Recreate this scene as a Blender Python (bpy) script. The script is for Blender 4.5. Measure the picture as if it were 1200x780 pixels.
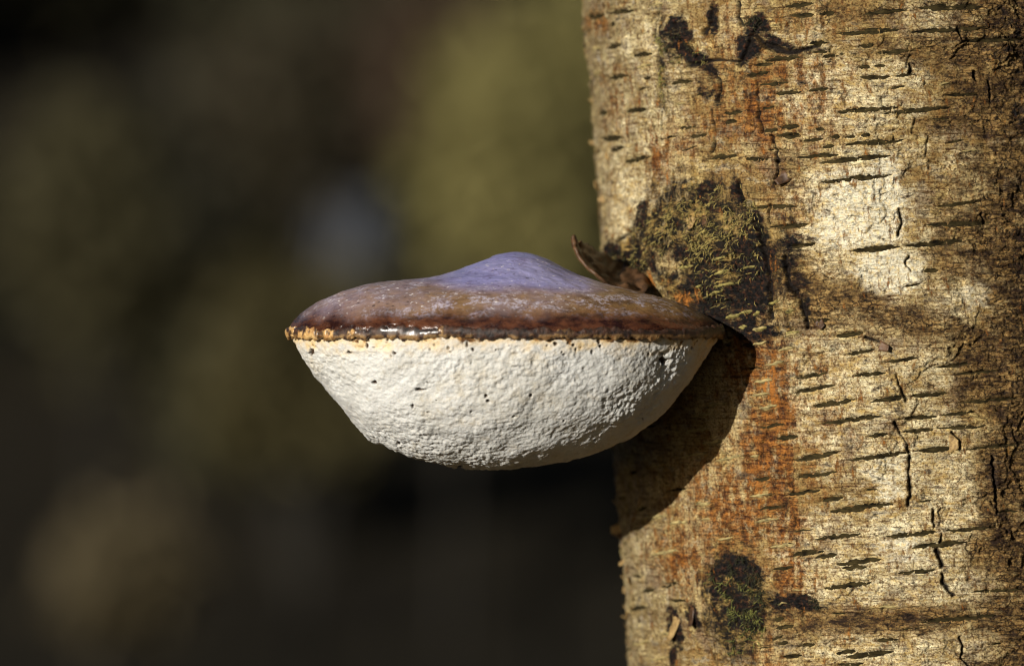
import bpy, math, random
import numpy as np

# ------------------------------------------------------------------ camera, sky, sun
sc = bpy.context.scene
for o in list(bpy.data.objects):
    bpy.data.objects.remove(o, do_unlink=True)
col = sc.collection
U = 0.0003                       # metres on the focal plane for one unit of the drawing grid
Z0 = 1.30                        # eye height
DIST = 2.0

cam = bpy.data.cameras.new('camera')
cam_o = bpy.data.objects.new('camera', cam)
col.objects.link(cam_o)
cam_o.location = (0, -DIST, Z0)
cam_o.rotation_euler = (math.radians(90), 0, 0)
cam.lens = 200
cam.sensor_width = 36
cam.clip_start = 0.05
cam.clip_end = 600
cam.dof.use_dof = True
cam.dof.focus_distance = DIST - 0.006
cam.dof.aperture_fstop = 6.5
sc.camera = cam_o

SUN_AZ = math.radians(39)        # to the left of the viewing axis, behind the camera
SUN_EL = math.radians(15)
sx = -math.sin(SUN_AZ) * math.cos(SUN_EL)
sy = -math.cos(SUN_AZ) * math.cos(SUN_EL)
sz = math.sin(SUN_EL)
world = bpy.data.worlds.new('World')
sc.world = world
world.use_nodes = True
wn = world.node_tree
bg = wn.nodes['Background']
sky = wn.nodes.new('ShaderNodeTexSky')
sky.sky_type = 'NISHITA'
sky.sun_disc = False
sky.sun_elevation = SUN_EL
sky.sun_rotation = math.atan2(sx, sy)
wn.links.new(sky.outputs[0], bg.inputs[0])
bg.inputs[1].default_value = 0.05

sun = bpy.data.lights.new('sun', 'SUN')
sun.energy = 5.0
sun.angle = math.radians(0.53)
sun.color = (1.0, 0.945, 0.85)
sun_o = bpy.data.objects.new('sun', sun)
col.objects.link(sun_o)
from mathutils import Vector
sun_o.rotation_euler = Vector((-sx, -sy, -sz)).to_track_quat('-Z', 'Y').to_euler()
sun_o.location = (-20, -20, 12)

sc.view_settings.view_transform = 'Standard'
sc.view_settings.look = 'None'
sc.view_settings.exposure = 0.15
sc.view_settings.gamma = 1.0
sc.render.engine = 'CYCLES'
sc.cycles.filter_width = 1.1

rng = np.random.default_rng(11)
random.seed(5)

# ------------------------------------------------------------------ helpers
_T = rng.random((256, 256))
def vnoise(x, y, seed=0):
    x = np.asarray(x, float) + seed * 17.31
    y = np.asarray(y, float) + seed * 9.77
    xi = np.floor(x).astype(int); yi = np.floor(y).astype(int)
    fx = x - xi; fy = y - yi
    fx = fx * fx * (3 - 2 * fx); fy = fy * fy * (3 - 2 * fy)
    a = _T[xi & 255, yi & 255]; b = _T[(xi + 1) & 255, yi & 255]
    c = _T[xi & 255, (yi + 1) & 255]; d = _T[(xi + 1) & 255, (yi + 1) & 255]
    return (a * (1 - fx) + b * fx) * (1 - fy) + (c * (1 - fx) + d * fx) * fy
def fbm(x, y, o=4, seed=0):
    r = 0; amp = 1; tot = 0
    x = np.asarray(x, float); y = np.asarray(y, float)
    for k in range(o):
        r = r + amp * vnoise(x, y, seed + k * 3); tot += amp
        amp *= 0.5; x = x * 2.03; y = y * 2.03
    return r / tot
_T3 = rng.random((64, 64, 64)).astype(np.float32)
def vn3(x, y, z):
    xi = np.floor(x).astype(int); yi = np.floor(y).astype(int); zi = np.floor(z).astype(int)
    fx, fy, fz = x - xi, y - yi, z - zi
    fx = fx * fx * (3 - 2 * fx); fy = fy * fy * (3 - 2 * fy); fz = fz * fz * (3 - 2 * fz)
    r = 0
    for i in (0, 1):
        for j in (0, 1):
            for k in (0, 1):
                r = r + _T3[(xi + i) & 63, (yi + j) & 63, (zi + k) & 63] * (fx if i else 1 - fx) * (fy if j else 1 - fy) * (fz if k else 1 - fz)
    return r
def fbm3(x, y, z, o=3):
    r = 0; amp = 1; tot = 0
    for k in range(o):
        r = r + amp * vn3(x + k * 7.3, y + k * 3.1, z + k * 5.7); tot += amp
        amp *= .5; x = x * 2.03; y = y * 2.03; z = z * 2.03
    return r / tot
_J = rng.random((3, 128, 128))
def voronoi(x, y):
    xi = np.floor(x).astype(int); yi = np.floor(y).astype(int)
    f1 = np.full(x.shape, 9.0); f2 = np.full(x.shape, 9.0); idv = np.zeros(x.shape)
    for dx in (-1, 0, 1):
        for dy in (-1, 0, 1):
            cx = xi + dx; cy = yi + dy
            px = cx + 0.15 + 0.7 * _J[0, cx & 127, cy & 127]
            py = cy + 0.15 + 0.7 * _J[1, cx & 127, cy & 127]
            d = np.hypot(x - px, y - py)
            m = d < f1
            f2 = np.where(m, f1, np.minimum(f2, d))
            idv = np.where(m, _J[2, cx & 127, cy & 127], idv)
            f1 = np.where(m, d, f1)
    return f1, f2, idv
def sstep(a, b, x):
    t = np.clip((x - a) / (b - a), 0, 1)
    return t * t * (3 - 2 * t)
def seg_dist(X, Y, pts):
    d = np.full(X.shape, 1e9); along = np.zeros(X.shape)
    for (x0, y0), (x1, y1) in zip(pts[:-1], pts[1:]):
        vx, vy = x1 - x0, y1 - y0
        t = np.clip(((X - x0) * vx + (Y - y0) * vy) / (vx * vx + vy * vy + 1e-9), 0, 1)
        d = np.minimum(d, np.hypot(X - x0 - t * vx, Y - y0 - t * vy))
    return d

def mesh_np(name, verts, faces, mat=None, smooth=True):
    me = bpy.data.meshes.new(name)
    verts = np.asarray(verts, np.float32); faces = np.asarray(faces, np.int32)
    n = faces.shape[1]
    me.vertices.add(len(verts)); me.vertices.foreach_set('co', verts.ravel())
    me.loops.add(faces.size); me.loops.foreach_set('vertex_index', faces.ravel())
    me.polygons.add(len(faces))
    me.polygons.foreach_set('loop_start', np.arange(0, faces.size, n, dtype=np.int32))
    me.polygons.foreach_set('loop_total', np.full(len(faces), n, np.int32))
    if smooth:
        me.polygons.foreach_set('use_smooth', np.ones(len(faces), bool))
    me.update(calc_edges=True)
    if mat: me.materials.append(mat)
    return me
def link(name, data, parent=None, loc=None):
    o = bpy.data.objects.new(name, data)
    col.objects.link(o)
    if loc is not None: o.location = loc
    if parent: o.parent = parent
    return o
def tag(o, label=None, category=None, group=None, kind=None):
    if label: o['label'] = label
    if category: o['category'] = category
    if group: o['group'] = group
    if kind: o['kind'] = kind
    return o
def attr_color(me, name, arr):
    a = me.attributes.new(name, 'FLOAT_COLOR', 'POINT')
    a.data.foreach_set('color', np.asarray(arr, np.float32).ravel())
def attr_vec(me, name, arr):
    a = me.attributes.new(name, 'FLOAT_VECTOR', 'POINT')
    a.data.foreach_set('vector', np.asarray(arr, np.float32).ravel())
def grid_faces(nr, nc, wrap=False):
    r = np.arange(nr - 1)[:, None]; c = np.arange(nc if wrap else nc - 1)[None, :]
    c2 = (c + 1) % nc
    a = r * nc + c; b = r * nc + c2; d = (r + 1) * nc + c2; e = (r + 1) * nc + c
    return np.stack([a, b, d, e], -1).reshape(-1, 4)

class NT:
    """tiny node builder"""
    def __init__(s, name):
        s.m = bpy.data.materials.new(name); s.m.use_nodes = True
        s.t = s.m.node_tree; s.b = s.t.nodes['Principled BSDF']
    def n(s, typ, **kw):
        nd = s.t.nodes.new(typ)
        for k, v in kw.items(): setattr(nd, k, v)
        return nd
    def l(s, a, b): s.t.links.new(a, b)
    def mix(s, fac, a, b, mode='MIX'):
        nd = s.n('ShaderNodeMix', data_type='RGBA', blend_type=mode)
        for i, v in ((0, fac), (6, a), (7, b)):
            if hasattr(v, 'is_linked'): s.l(v, nd.inputs[i])
            else: nd.inputs[i].default_value = v if i == 0 else (*v, 1)
        return nd.outputs[2]
    def math(s, op, a, b=0.0, clamp=False):
        nd = s.n('ShaderNodeMath', operation=op, use_clamp=clamp)
        for i, v in ((0, a), (1, b)):
            if hasattr(v, 'is_linked'): s.l(v, nd.inputs[i])
            else: nd.inputs[i].default_value = v
        return nd.outputs[0]
    def noise(s, vec, scale, detail=4, rough=0.6, stretch=None):
        if stretch:
            mp = s.n('ShaderNodeMapping'); s.l(vec, mp.inputs[0]); mp.inputs[3].default_value = stretch
            vec = mp.outputs[0]
        nd = s.n('ShaderNodeTexNoise'); s.l(vec, nd.inputs['Vector'])
        nd.inputs['Scale'].default_value = scale; nd.inputs['Detail'].default_value = detail
        nd.inputs['Roughness'].default_value = rough
        return nd.outputs[0]
    def ramp(s, fac, lo, hi):
        nd = s.n('ShaderNodeMapRange'); s.l(fac, nd.inputs[0])
        nd.inputs[1].default_value = lo; nd.inputs[2].default_value = hi
        return nd.outputs[0]
    def attr(s, name):
        return s.n('ShaderNodeAttribute', attribute_name=name)
    def bump(s, h, strength, dist, normal=None):
        nd = s.n('ShaderNodeBump'); s.l(h, nd.inputs['Height'])
        nd.inputs['Strength'].default_value = strength; nd.inputs['Distance'].default_value = dist
        if normal: s.l(normal, nd.inputs['Normal'])
        return nd.outputs[0]
    def obj(s):
        return s.n('ShaderNodeTexCoord').outputs['Object']

# ------------------------------------------------------------------ materials
def mat_bark():
    k = NT('birch_bark')
    sz_ = k.attr('sz').outputs['Vector']
    A = k.n('ShaderNodeSeparateColor'); ca = k.attr('maska'); k.l(ca.outputs['Color'], A.inputs[0])
    B = k.n('ShaderNodeSeparateColor'); cb = k.attr('maskb'); k.l(cb.outputs['Color'], B.inputs[0])
    pale, rust, scaly, dark = A.outputs[0], A.outputs[1], A.outputs[2], ca.outputs['Alpha']
    moss, lip, side, crev = B.outputs[0], B.outputs[1], B.outputs[2], cb.outputs['Alpha']
    n1 = k.noise(sz_, 90, 6, 0.70, (1, 1.7, 1))
    n2 = k.noise(sz_, 330, 5, 0.72, (0.6, 2.0, 1))
    n3 = k.noise(sz_, 1300, 3, 0.65)
    n4 = k.noise(sz_, 160, 5, 0.72, (2.2, 0.6, 1))
    n6 = k.noise(sz_, 420, 5, 0.75, (0.16, 2.4, 1))       # horizontal fibres
    n7 = k.noise(sz_, 55, 5, 0.7)
    n8 = k.noise(sz_, 620, 4, 0.7)
    mixn = k.math('ADD', k.math('MULTIPLY', n1, 0.45), k.math('ADD', k.math('MULTIPLY', n8, 0.25), k.math('MULTIPLY', n2, 0.30)))
    def brk(m, amt, lo=0.38, hi=0.62, n=None):
        return k.ramp(k.math('ADD', m, k.math('MULTIPLY', k.math('SUBTRACT', n or mixn, 0.5), amt)), lo, hi)
    C = k.n('ShaderNodeSeparateColor'); cc = k.attr('maskc'); k.l(cc.outputs['Color'], C.inputs[0])
    white, orange = C.outputs[0], C.outputs[1]
    vv = k.n('ShaderNodeTexVoronoi', feature='DISTANCE_TO_EDGE')
    mpv = k.n('ShaderNodeMapping'); k.l(sz_, mpv.inputs[0]); mpv.inputs[3].default_value = (0.55, 1.5, 1)
    wv = k.n('ShaderNodeVectorMath', operation='ADD'); k.l(mpv.outputs[0], wv.inputs[0])
    nz = k.n('ShaderNodeTexNoise'); k.l(sz_, nz.inputs['Vector']); nz.inputs['Scale'].default_value = 300; nz.inputs['Detail'].default_value = 4
    sc_ = k.n('ShaderNodeVectorMath', operation='SCALE'); k.l(nz.outputs[1], sc_.inputs[0]); sc_.inputs[3].default_value = 0.004
    k.l(sc_.outputs[0], wv.inputs[1]); k.l(wv.outputs[0], vv.inputs['Vector']); vv.inputs['Scale'].default_value = 330
    fine_crack = k.math('MULTIPLY', k.ramp(vv.outputs['Distance'], 0.09, 0.01), k.ramp(n1, 0.42, 0.56))
    n10 = k.noise(sz_, 130, 7, 0.78, (0.8, 1.5, 1))
    n11 = k.noise(sz_, 150, 7, 0.78, (2.0, 0.7, 1))
    pale_b, rust_b = brk(pale, 3.2, .16, .62, n10), brk(rust, 4.6, .16, .84, n11)
    scaly_b = brk(scaly, 4.2, .25, .80, n10); dark_b = brk(dark, 4.6, .30, .85, n10); moss_b = brk(moss, 4.6, .20, .80, n11)
    base = k.mix(k.ramp(n1, 0.40, 0.60), (0.210, 0.125, 0.038), (0.660, 0.515, 0.220))
    layer = C.outputs[2]
    base = k.mix(k.math('MULTIPLY', k.math('SUBTRACT', 1.0, layer), 0.55), base, k.mix(k.ramp(n8, .42, .58), (0.16, 0.085, 0.026), (0.44, 0.290, 0.100)))
    base = k.mix(k.math('MULTIPLY', k.ramp(layer, .6, 1.0), 0.5), base, k.mix(k.ramp(n8, .42, .58), (0.40, 0.29, 0.14), (0.72, 0.60, 0.34)))
    base = k.mix(k.math('MULTIPLY', k.ramp(n4, 0.52, 0.66), 0.6), base, (0.27, 0.115, 0.020))
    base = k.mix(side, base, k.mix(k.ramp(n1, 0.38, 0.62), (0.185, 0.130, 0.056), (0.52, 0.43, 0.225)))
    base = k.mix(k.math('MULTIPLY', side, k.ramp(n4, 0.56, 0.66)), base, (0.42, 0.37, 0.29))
    base = k.mix(pale_b, base, k.mix(k.ramp(mixn, 0.44, 0.55), (0.48, 0.335, 0.125), (0.90, 0.80, 0.52)))
    white_b = brk(white, 3.0, .14, .50, n10)
    keepd = k.math('SUBTRACT', 1.0, k.math('MULTIPLY', white_b, 0.75))
    base = k.mix(white_b, base, k.mix(k.ramp(n8, .36, .56), (0.72, 0.56, 0.29), (0.95, 0.90, 0.70)))
    base = k.mix(k.math('MULTIPLY', k.math('MULTIPLY', k.ramp(n7, 0.54, 0.62), 0.6), keepd), base, k.mix(k.ramp(n8, .4, .6), (0.11, 0.070, 0.050), (0.36, 0.28, 0.20)))
    base = k.mix(rust_b, base, k.mix(k.ramp(n2, 0.40, 0.60), (0.075, 0.023, 0.006), (0.38, 0.150, 0.028)))
    base = k.mix(scaly_b, base, k.mix(k.ramp(mixn, 0.45, 0.55), (0.026, 0.012, 0.005), (0.38, 0.235, 0.082)))
    base = k.mix(lip, base, (0.50, 0.38, 0.14))
    base = k.mix(k.math('MULTIPLY', k.math('MULTIPLY', k.ramp(n6, 0.535, 0.585), k.ramp(n7, 0.34, 0.60)), keepd), base, k.mix(1.0, base, (0.30, 0.21, 0.12), 'MULTIPLY'))
    base = k.mix(k.math('MULTIPLY', k.ramp(n6, 0.46, 0.36), 0.3), base, k.mix(1.0, base, (1.45, 1.42, 1.3), 'MULTIPLY'))
    base = k.mix(k.math('MULTIPLY', k.math('MULTIPLY', k.ramp(n3, 0.52, 0.60), 0.8), keepd), base, k.mix(1.0, base, (0.36, 0.28, 0.20), 'MULTIPLY'))
    base = k.mix(k.math('MULTIPLY', k.math('MULTIPLY', k.ramp(n8, 0.545, 0.60), 0.9), keepd), base, k.mix(1.0, base, (0.27, 0.18, 0.11), 'MULTIPLY'))
    base = k.mix(k.math('MULTIPLY', fine_crack, k.math('ADD', 0.12, k.math('MULTIPLY', scaly_b, 0.85))), base, (0.018, 0.010, 0.005))
    base = k.mix(k.math('MULTIPLY', k.ramp(n8, 0.45, 0.39), 0.55), base, k.mix(1.0, base, (1.5, 1.5, 1.42), 'MULTIPLY'))
    base = k.mix(moss_b, base, k.mix(k.ramp(mixn, 0.49, 0.58), (0.010, 0.007, 0.004), (0.42, 0.275, 0.085)))
    base = k.mix(dark_b, base, k.mix(k.ramp(n8, 0.50, 0.72), (0.003, 0.0025, 0.0025), (0.075, 0.026, 0.011)))
    base = k.mix(brk(orange, 5.0, .50, .95, n11), base, (0.40, 0.15, 0.026))
    base = k.mix(crev, base, (0.010, 0.006, 0.004))
    k.l(base, k.b.inputs['Base Color'])
    k.b.inputs['Roughness'].default_value = 0.66
    k.b.inputs['Specular IOR Level'].default_value = 0.22
    b0 = k.bump(k.math('MULTIPLY', fine_crack, -1.0), 0.8, 0.0008, k.bump(n6, 0.8, 0.0011))
    b1 = k.bump(n2, 0.8, 0.0013, b0)
    b2 = k.bump(n3, 0.6, 0.0004, b1)
    k.l(b2, k.b.inputs['Normal'])
    return k.m
def mat_simple(name, c1, c2, scale=200, rough=0.8, stretch=None, bump=0.0, spec=0.3, bd=0.0005):
    k = NT(name)
    v = k.obj()
    n = k.noise(v, scale, 5, 0.65, stretch)
    k.l(k.mix(k.ramp(n, 0.32, 0.68), c1, c2), k.b.inputs['Base Color'])
    k.b.inputs['Roughness'].default_value = rough
    k.b.inputs['Specular IOR Level'].default_value = spec
    if bump:
        k.l(k.bump(n, bump, bd), k.b.inputs['Normal'])
    return k.m
def mat_leaf(name, c1, c2, transl=0.25):
    k = NT(name)
    v = k.obj()
    n = k.noise(v, 3.0, 4, 0.7)
    c = k.mix(k.ramp(n, 0.35, 0.65), c1, c2)
    k.l(c, k.b.inputs['Base Color'])
    k.b.inputs['Roughness'].default_value = 0.7
    k.b.inputs['Specular IOR Level'].default_value = 0.15
    return k.m
M_BARK = mat_bark()
M_LENT = mat_simple('lenticel_dark', (0.003, 0.0025, 0.0015), (0.052, 0.039, 0.015), 520, 0.9, (0.6, 0.6, 1.8), 0.8, 0.08)
M_LENT2 = mat_simple('lenticel_pale', (0.04, 0.03, 0.012), (0.52, 0.41, 0.17), 800, 0.7, (0.5, 0.5, 1.5), 0.5)
M_LENT3 = mat_simple('lenticel_green', (0.03, 0.025, 0.008), (0.40, 0.33, 0.10), 800, 0.7, (0.5, 0.5, 1.5), 0.5)
M_FLAKE = mat_simple('bark_flake_tan', (0.11, 0.06, 0.022), (0.44, 0.30, 0.12), 700, 0.65, None, 0.5)
M_FLAKED = mat_simple('bark_flake_brown', (0.020, 0.011, 0.006), (0.13, 0.066, 0.030), 260, 0.5, None, 0.6)
M_MOSS = mat_simple('moss_green', (0.045, 0.040, 0.010), (0.40, 0.31, 0.095), 500, 0.8)
M_MOSSG = mat_simple('moss_leaf', (0.030, 0.036, 0.008), (0.20, 0.20, 0.045), 420, 0.8)
M_MOSSD = mat_leaf('moss_dark', (0.006, 0.006, 0.004), (0.030, 0.030, 0.010))

# ------------------------------------------------------------------ ground
def ground_h(x, y):
    h = 0.05 * fbm(x * 0.6 + 40, y * 0.6 + 40, 3, 2) - 0.025
    rise = sstep(17, 46, y) * 10.0 + np.maximum(0, y - 46) * 0.10
    h = h + rise + sstep(14, 30, y) * (fbm(x * 0.25 + 9, y * 0.25 + 9, 4, 5) - 0.5) * 1.6
    return h
def build_ground():
    xs = np.concatenate([np.linspace(-300, -30, 28)[:-1], np.linspace(-30, 30, 200), np.linspace(30, 300, 28)[1:]])
    ys = np.concatenate([np.linspace(-200, -10, 24)[:-1], np.linspace(-10, 50, 200), np.linspace(50, 320, 30)[1:]])
    X, Y = np.meshgrid(xs, ys)
    Z = ground_h(X, Y)
    v = np.stack([X, Y, Z], -1).reshape(-1, 3)
    k = NT('forest_floor')
    p = k.obj()
    n1 = k.noise(p, 0.5, 5, 0.65); n2 = k.noise(p, 6, 6, 0.7)
    c = k.mix(k.ramp(n1, 0.38, 0.62), (0.008, 0.0065, 0.0045), (0.017, 0.014, 0.008))
    c = k.mix(k.math('MULTIPLY', k.ramp(n2, 0.5, 0.7), 0.6), c, (0.024, 0.018, 0.010))
    k.l(c, k.b.inputs['Base Color'])
    k.b.inputs['Roughness'].default_value = 0.95
    k.b.inputs['Specular IOR Level'].default_value = 0.1
    k.l(k.bump(n2, 0.6, 0.05), k.b.inputs['Normal'])
    o = link('ground', mesh_np('ground', v, grid_faces(len(ys), len(xs)), k.m))
    tag(o, 'dark forest floor rising to a wooded bank', None, None, 'structure')
build_ground()

# ------------------------------------------------------------------ the birch trunk
R0 = 0.1035
YA = R0
XA0 = 0.1395
LEAN = -0.0655                    # the trunk leans: x shift for each metre of height
RP = R0 / U                       # radius on the drawing grid
def XA(z): return XA0 + LEAN * (z - Z0)
def RR(z):
    z = np.asarray(z, float)
    r = R0 * (1 - 0.085 * (z - Z0) * sstep(0.3, 1.5, np.abs(z - Z0) + 0.3))
    return np.maximum(r, 0.012) + 0.09 * np.exp(-np.maximum(z, 0) / 0.16)
def P2S(px, py):
    """drawing-grid position of a feature on the bark -> unrolled surface coordinates (s to the right from the front line, height)"""
    dx = (px - 600) * U / DIST; dz = (390 - py) * U / DIST
    a0 = -XA0; a1 = dx - LEAN * dz          # (x - XA) = a0 + a1*t
    b0 = -DIST - YA                         # (y - YA) = b0 + t
    A = a1 * a1 + 1; Bq = 2 * (a0 * a1 + b0); C = a0 * a0 + b0 * b0 - R0 * R0
    D = Bq * Bq - 4 * A * C
    t = (-Bq - math.sqrt(max(D, 0))) / (2 * A)
    th = math.atan2(a0 + a1 * t, -(b0 + t))
    return th * RP, 390 - (dz * t) / U      # s and v in drawing-grid units (v grows downward)
def surf(s, v, h):
    """unrolled coordinates (grid units) and relief (grid units) -> world"""
    th = s / RP; z = Z0 + (390 - v) * U
    r = RR(z) + h * U
    return np.stack([XA(z) + r * np.sin(th), YA - r * np.cos(th), z + 0 * th], -1)

# lenticels read off the bark, as end points in blocks: origin x, origin y, scale, then x0,y0,x1,y1
LB = [
 (920, 0, 3.9, [(0,35,135,15),(30,75,140,68),(155,65,230,60),(350,65,560,45),(240,155,530,135),(110,200,200,195),(120,240,210,235),(165,262,275,245),(340,215,410,205),(420,245,570,235),(335,310,390,305),(405,305,460,298),(340,355,485,352),(500,350,600,340),(105,412,205,405),(0,425,80,418),(225,515,520,492),(440,520,760,492),(660,545,750,540),(140,595,185,590),(210,630,255,625),(270,630,325,620),(345,620,390,615),(0,580,75,575),(0,630,80,620),(85,645,180,635),(270,665,545,640),(170,672,230,668),(55,720,250,705),(150,745,490,710),(725,437,880,432),(590,38,900,33),(560,148,920,130),(800,190,1090,180)]),
 (920, 200, 3.9, [(155,55,490,20),(0,260,105,245),(35,348,135,338),(305,368,530,346),(540,344,830,318),(630,462,705,455),(235,755,360,740),(690,165,900,140),(130,690,215,680),(640,250,960,235)]),
 (880, 380, 3.716, [(370,55,490,35),(415,130,545,110),(575,165,730,145),(200,235,335,210),(185,298,370,262),(265,358,460,325),(305,435,575,395),(450,225,590,208),(515,335,680,315),(695,314,860,298),(650,412,815,398),(825,396,980,380),(510,490,600,478),(660,470,800,455),(810,453,1020,440),(885,218,1080,200),(805,190,960,170),(185,592,390,555),(425,592,700,555),(710,553,920,535),(930,543,1190,515),(195,665,380,640),(150,742,305,720),(305,768,405,750),(40,450,145,430),(105,500,205,485),(905,340,1180,320),(20,680,85,668)]),
 (920, 580, 3.9, [(165,25,270,10),(200,75,500,38),(135,202,350,175),(455,190,700,165),(710,163,960,145),(575,238,830,212),(30,280,190,250),(140,285,245,268),(235,315,445,290),(260,335,380,325),(510,355,690,340),(180,428,400,395),(0,230,45,220),(415,665,520,655),(70,690,140,678),(275,740,500,712),(0,740,80,730),(230,720,330,713),(0,600,40,595),(240,775,360,768),(610,580,960,545),(840,440,1080,430)]),
 (720, 580, 3.9, [(660,65,780,50),(725,340,820,328),(810,272,930,250),(730,570,775,560),(740,610,820,592),(725,660,780,640),(750,682,800,668),(850,690,920,678),(770,740,860,728),(120,440,180,430),(80,520,140,512)]),
 (670, 0, 3.9, [(160,218,240,205),(165,360,265,345),(290,255,390,248),(855,390,995,375),(930,430,1030,420),(870,495,930,490),(875,600,950,590),(640,725,765,710),(830,300,920,290),(880,275,1050,262),(800,730,900,725),(955,590,1050,575),(930,625,1045,612),(170,690,245,672),(245,745,370,715),(505,590,580,575),(800,345,900,330),(550,630,630,615),(330,360,380,355),(130,635,240,630),(250,510,350,500),(120,520,160,512),(180,60,300,50),(90,80,160,70),(470,380,560,372),(690,520,780,508),(700,560,760,552)]),
 (680, 190, 3.714, [(920,365,1030,355),(760,200,960,190),(830,285,1000,270)]),
]
LPALE = [
 (880, 380, 3.716, [(40,365,120,350),(20,255,105,240),(10,310,90,295),(70,180,155,155),(125,115,205,95),(20,90,85,75),(160,50,215,38),(20,25,85,12),(0,575,40,568),(0,750,100,735)]),
 (720, 580, 3.9, [(260,130,350,118),(180,270,310,250),(650,120,760,105),(715,240,830,220),(380,45,460,30),(120,110,250,90),(480,205,560,190)]),
 (780, 470, 3.0, [(95,60,180,40),(70,110,160,90),(130,150,220,135),(150,20,230,2),(60,200,150,180),(180,210,280,190)]),
]
LGREEN = [
 (680, 190, 3.714, [(605,430,670,410),(620,490,680,465),(630,545,720,520),(595,582,665,555),(720,465,780,450),(660,680,720,660),(715,660,770,645),(770,670,805,650),(710,720,745,712),(775,735,830,715),(830,620,885,600),(905,745,960,735),(900,655,940,640),(480,465,530,450),(540,545,580,535)]),
]
LENT = []   # (s0,v0,s1,v1,halfwidth,kind)
for kind, LL in enumerate((LB, LPALE, LGREEN)):
    for ox, oy, q, rows in LL:
        for a, b, c, d in rows:
            s0, v0 = P2S(ox + a / q, oy + b / q); s1, v1 = P2S(ox + c / q, oy + d / q)
            L = math.hypot(s1 - s0, v1 - v0)
            w = random.uniform(2.1, 3.1) + min(L, 70) * 0.021
            if ox + a / q > 1085: w *= 0.7
            LENT.append((s0, v0, s1, v1, w * (0.78 if kind else 1.0), kind))
def free(s, v, m=16):
    return all(not (min(l[0], l[2]) - m < s < max(l[0], l[2]) + m and min(l[1], l[3]) - 9 < v < max(l[1], l[3]) + 9) for l in LENT)
tries = 0; added = 0
while added < 62 and tries < 4000:          # small ones on the flank of the trunk
    tries += 1
    s = random.uniform(-640, -330); v = random.uniform(-25, 805)
    if 200 < v < 420 and s > -440: continue
    if not free(s, v): continue
    L = random.uniform(14, 52); tl = random.uniform(0.05, 0.22)
    LENT.append((s, v, s + L, v - L * tl, random.uniform(1.6, 2.7), 0 if random.random() < 0.7 else 1)); added += 1
added = 0; tries = 0
while added < 30 and tries < 4000:          # and on the far right side
    tries += 1
    s = random.uniform(130, 400); v = random.uniform(-25, 805)
    if not free(s, v, 30): continue
    L = random.uniform(25, 90); tl = random.uniform(0.04, 0.12)
    LENT.append((s, v, s + L, v - L * tl, random.uniform(1.6, 2.4), 0)); added += 1

added = 0; tries = 0
while added < 34 and tries < 4000:          # fine short ones between them
    tries += 1
    s = random.uniform(-330, 90); v = random.uniform(-20, 800)
    if 190 < v < 420 and s < -120: continue
    if not free(s, v, 22): continue
    L = random.uniform(9, 30); tl = random.uniform(0.05, 0.2)
    LENT.append((s, v, s + L, v - L * tl, random.uniform(1.3, 2.0), 0 if random.random() < .7 else 1)); added += 1
# cracks: polylines (drawing grid), width
CR = [
 ([(1050,440),(1056,455),(1062,470)], 1.6), ([(1048,495),(1054,508),(1063,520),(1066,545),(1067,580),(1064,592)], 2.0),
 ([(1094,598),(1095,617)], 3.4), ([(1102,624),(1103,634)], 2.0), ([(1098,643),(1103,662)], 3.4), ([(1104,672),(1110,688),(1117,697)], 2.4),
 ([(1054,245),(1058,262),(1053,276)], 1.7), ([(1064,300),(1063,308),(1066,317)], 1.5),
 ([(1124,745),(1127,757),(1124,770),(1133,780)], 1.4), ([(1115,505),(1125,515),(1124,525)], 1.4),
 ([(1160,535),(1164,560),(1168,600)], 1.5), ([(1140,85),(1142,96)], 1.6), ([(1066,75),(1066,85)], 2.2), ([(1120,35),(1124,45)], 3.0),
 ([(776,0),(774,30),(771,44),(778,55),(780,85),(779,120),(781,150)], 2.4), ([(887,95),(889,140),(894,155)], 1.6),
 ([(905,160),(912,178),(914,190)], 3.0), ([(836,5),(835,25),(826,38)], 4.0), ([(868,3),(870,28)], 3.0),
 ([(868,212),(874,232),(880,250),(893,268),(900,290),(905,315),(908,345),(908,372)], 3.6),
 ([(755,237),(750,258),(745,272),(728,285)], 3.0), ([(921,300),(926,330),(944,362),(947,385)], 3.0),
 ([(912,190),(911,215)], 2.0), ([(1158,95),(1160,120)], 1.5), ([(1150,250),(1155,262)], 1.5),
 ([(793,28),(798,42),(806,56),(822,68)], 4.5), ([(870,78),(877,60),(884,40),(890,28)], 4.5), ([(886,40),(900,54),(925,62),(962,54)], 4.0), ([(812,76),(840,70),(868,72)], 2.6), ([(838,80),(845,96),(842,118)], 3.0), ([(902,240),(904,262)], 1.6), ([(1015,395),(1030,400)], 1.6), ([(835,130),(840,160),(838,178)], 1.6),
]
def blobs(S, V, lst, warp, wa=0.45, sharp=(1.75, 0.25)):
    m = np.zeros(S.shape)
    for it in lst:
        px, py, rx, ry = it[:4]; amp = it[4] if len(it) > 4 else 1.0
        ang = it[5] if len(it) > 5 else 0.0
        s, v = P2S(px, py)
        # radius given on the drawing grid; widen it where the surface turns away
        f = 1.0 / max(math.cos(s / RP), 0.3)
        dx, dy = S - s, V - v
        ca, sa = math.cos(ang), math.sin(ang)
        d = np.hypot((dx * ca + dy * sa) / (rx * f), (-dx * sa + dy * ca) / ry) + (warp - 0.5) * 2 * wa
        m = np.maximum(m, amp * sstep(sharp[0], sharp[1], d))
    return m

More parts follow.
